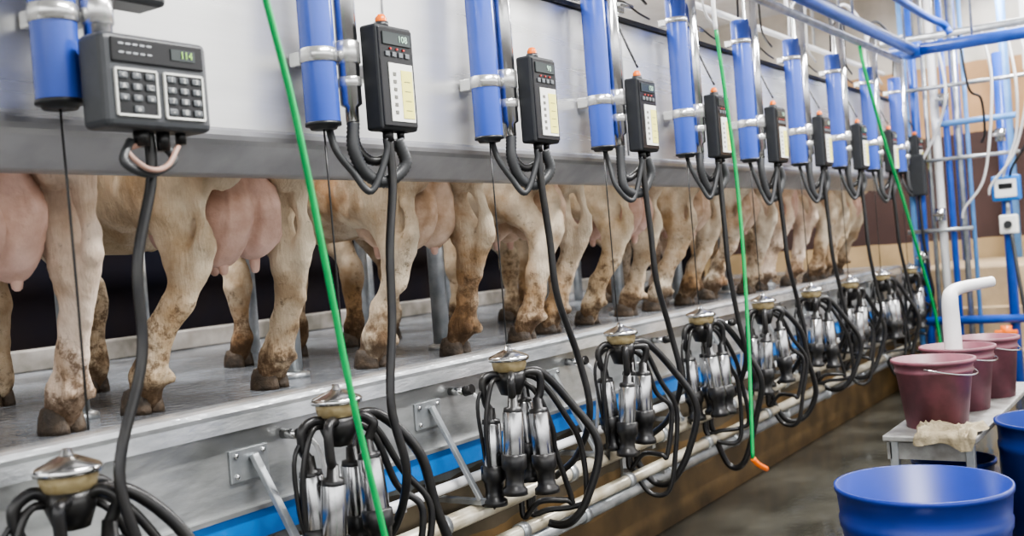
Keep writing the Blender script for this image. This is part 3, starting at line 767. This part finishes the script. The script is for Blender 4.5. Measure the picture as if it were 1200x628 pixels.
for a in range(nx-1):
    for b_ in range(nx-1):
        f = bmc.faces.new((gv[a][b_],gv[a+1][b_],gv[a+1][b_+1],gv[a][b_+1])); f.smooth = True
me = bpy.data.meshes.new('crumpled_cloth'); bmc.to_mesh(me); bmc.free()
o = bpy.data.objects.new('crumpled_cloth', me); col.objects.link(o); me.materials.append(cloth_m)
tag(o, 'crumpled beige cleaning cloth lying on the table', 'cloth')

# ------------------------------------------------------------------ pit end, background kit
o = B().box((12.75,.9,.6),(2.3,3.6,1.2),.02).box((11.45,.9,.4),(.3,3.6,.8)).box((11.2,.9,.2),(.25,3.6,.4)).obj('concrete_steps', step_m); tag(o, 'tan concrete steps at the pit end', 'steps')
def vp(x, y, z0, z1, r, mat, label, g='vertical pipes at the pit end'):
    o = B().cyl((x,y,z0),(x,y,z1),r,n=14).obj('vertical_pipe', mat); tag(o, label, 'pipe', g); return o
vp(11.0,2.50,0,4.6,.03,skyblue_m,'light blue painted vertical pipe')
vp(11.0,2.42,0,4.6,.04,bluepipe_m,'blue painted steel vertical pipe')
vp(11.02,2.32,0,4.6,.022,galv,'thin galvanised steel vertical pipe')
vp(11.02,2.24,0,4.6,.04,white_pl,'white plastic vertical pipe')
vp(11.0,2.14,0,4.6,.03,bluepipe_m,'blue painted steel vertical pipe')
vp(11.02,2.04,0,4.6,.028,galv,'thin galvanised steel vertical pipe')
vp(11.03,1.96,0,4.6,.02,skyblue_m,'light blue painted vertical pipe')
vp(11.05,1.66,0,3.24,.045,bluepipe_m,'blue painted steel vertical pole')
vp(13.5,1.95,1.2,4.6,.05,skyblue_m,'light blue painted vertical pipe')
vp(13.5,2.5,1.2,4.6,.05,bluepipe_m,'blue painted steel vertical pipe')
o = B().cyl((10.95,2.5,.72),(10.95,-.2,.72),.04).obj('low_blue_pipe', bluepipe_m); tag(o, 'blue horizontal pipe across the pit end', 'pipe')
for y in (1.0, 2.2): B().cyl((10.95,y,.72),(10.95,y,0),.03).obj('pipe_leg', bluepipe_m, o)
B().cyl((10.9,1.72,.66),(10.9,1.72,.56),.05).box((10.88,1.72,.60),(.05,.2,.04),.01).obj('valve_handle', orange_m, o)
for z, ya, yb, rr, mm, nm in ((1.6,2.55,1.95,.02,galv,'short galvanised cross rail tying the vertical pipes'),
        (2.28,2.55,1.5,.018,galv,'short galvanised cross rail tying the vertical pipes'),
        (2.62,2.2,1.5,.028,skyblue_m,'short light blue cross rail between the vertical pipes'),
        (2.98,2.55,1.2,.02,galv,'short galvanised cross rail tying the vertical pipes')):
    o = B().cyl((10.93,ya,z),(10.93,yb,z),rr).obj('cross_rail', mm); tag(o, nm, 'rail', 'cross rails')
for y0, z0 in ((2.14,2.85),(2.42,1.35),(1.66,2.45),(2.24,1.75)):
    o = B().cyl((10.94,y0,z0-.06),(10.94,y0,z0+.06),.05,n=16).cyl((10.94,y0,z0),(10.86,y0,z0),.02).box((10.855,y0,z0),(.02,.11,.025),.004).obj('pipe_valve', steel); tag(o, 'small steel valve fitted on a vertical pipe', 'valve', 'pipe valves')
e = empty('meter_box', (10.955,1.64,1.70), 'white and blue meter box on a blue pole', 'meter')
B().box((0,0,.25),(.1,.25,.24),.02).obj('casing', lightblue_m, e)
B().box((-.055,0,.25),(.01,.19,.17),.01).obj('face', white_pl, e)
B().box((-.062,0,.27),(.006,.12,.05)).obj('screen', panel_dk, e)
B().cyl((.0,0,.0),(.0,0,.14),.02).obj('conduit', galv, e)
e = empty('switch_box', (10.955,1.64,1.52), 'pale switch box with dark knob on a blue pole', 'switch')
B().box((0,0,.09),(.1,.16,.18),.015).obj('casing', label_w, e)
B().cyl((-.05,0,.09),(-.085,0,.09),.035).obj('knob', plastic_dk, e)
e = empty('dark_wall_box', (10.9,2.42,1.95), 'dark equipment box hung on the vertical pipes', 'box')
B().box((0,0,.2),(.12,.16,.4),.015).obj('casing', plastic_gr, e)
for k, (y0, y1, zb) in enumerate(((1.5,1.62,2.05),(1.3,1.56,2.05),(2.1,2.35,2.2),(1.7,2.0,1.7),(1.9,1.78,2.4),(1.4,1.75,1.9))):
    hobj('hanging_cable', [(10.6,y0,3.40),(10.62,y0-.05,2.9),(10.8,(y0+y1)/2-.06,zb+.4),(10.88,y1,zb+.1),(10.92,y1+.04,zb)], .012, white_pl if k % 3 != 1 else rubber, 'loose cable looping down at the pit end', 'cable', 'hanging cables', n=8)
hobj('hanging_cable', [(10.93,1.62,1.52),(10.9,1.58,1.1),(10.93,1.55,.76)], .018, grey_rubber, 'grey cable dropping from the switch box', 'cable', 'hanging cables', n=8)

# ------------------------------------------------------------------ added lamps
for k, (x, y) in enumerate(((3,.6),(6.5,.6),(10,.6),(3,4.6),(6.5,4.6),(10,4.6),(12.6,2.0))):  # unseen fittings, added to brighten the pit, cows and back wall
    e = empty('added_ceiling_lamp', (x,y,4.42), 'added unseen ceiling lamp fitting that brightens the parlour', 'lamp', 'added ceiling lamps')
    B().box((0,0,.10),(1.6,.22,.08),.01).obj('housing', white_pl, e)
    for yy in (-.05,.05): B().cyl((-.76,yy,.045),(.76,yy,.045),.018).obj('added_lamp_tube', lamp_m, e)
    L = bpy.data.lights.new('added_lamp_light', 'AREA'); L.shape = 'RECTANGLE'; L.size = 2.2; L.size_y = .35
    L.energy = (290 if y < 1 else 210) + (50 if x > 9 else 0) - (160 if x > 12 else 0); L.color = (1,.985,.965)
    lo = bpy.data.objects.new('added_lamp_light', L); col.objects.link(lo); lo.location = (x,y,4.40)
w = bpy.data.worlds.new('world'); scene.world = w; w.use_nodes = True
nt = w.node_tree; bg = nt.nodes['Background']
tc = nt.nodes.new('ShaderNodeTexCoord'); sp = nt.nodes.new('ShaderNodeSeparateXYZ'); rp = nt.nodes.new('ShaderNodeValToRGB')
nt.links.new(tc.outputs['Generated'], sp.inputs[0])
mr = nt.nodes.new('ShaderNodeMapRange'); mr.inputs['From Min'].default_value = -1; mr.inputs['From Max'].default_value = 1
nt.links.new(sp.outputs[2], mr.inputs[0]); nt.links.new(mr.outputs[0], rp.inputs[0])
els = rp.color_ramp.elements
els[0].position = .46; els[0].color = (.08,.075,.07,1); els[1].position = .61; els[1].color = (1,1,.99,1)
x = els.new(.52); x.color = (.26,.26,.26,1)
nt.links.new(rp.outputs[0], bg.inputs[0]); bg.inputs[1].default_value = 3.4
scene.view_settings.look = 'AgX - Medium High Contrast'
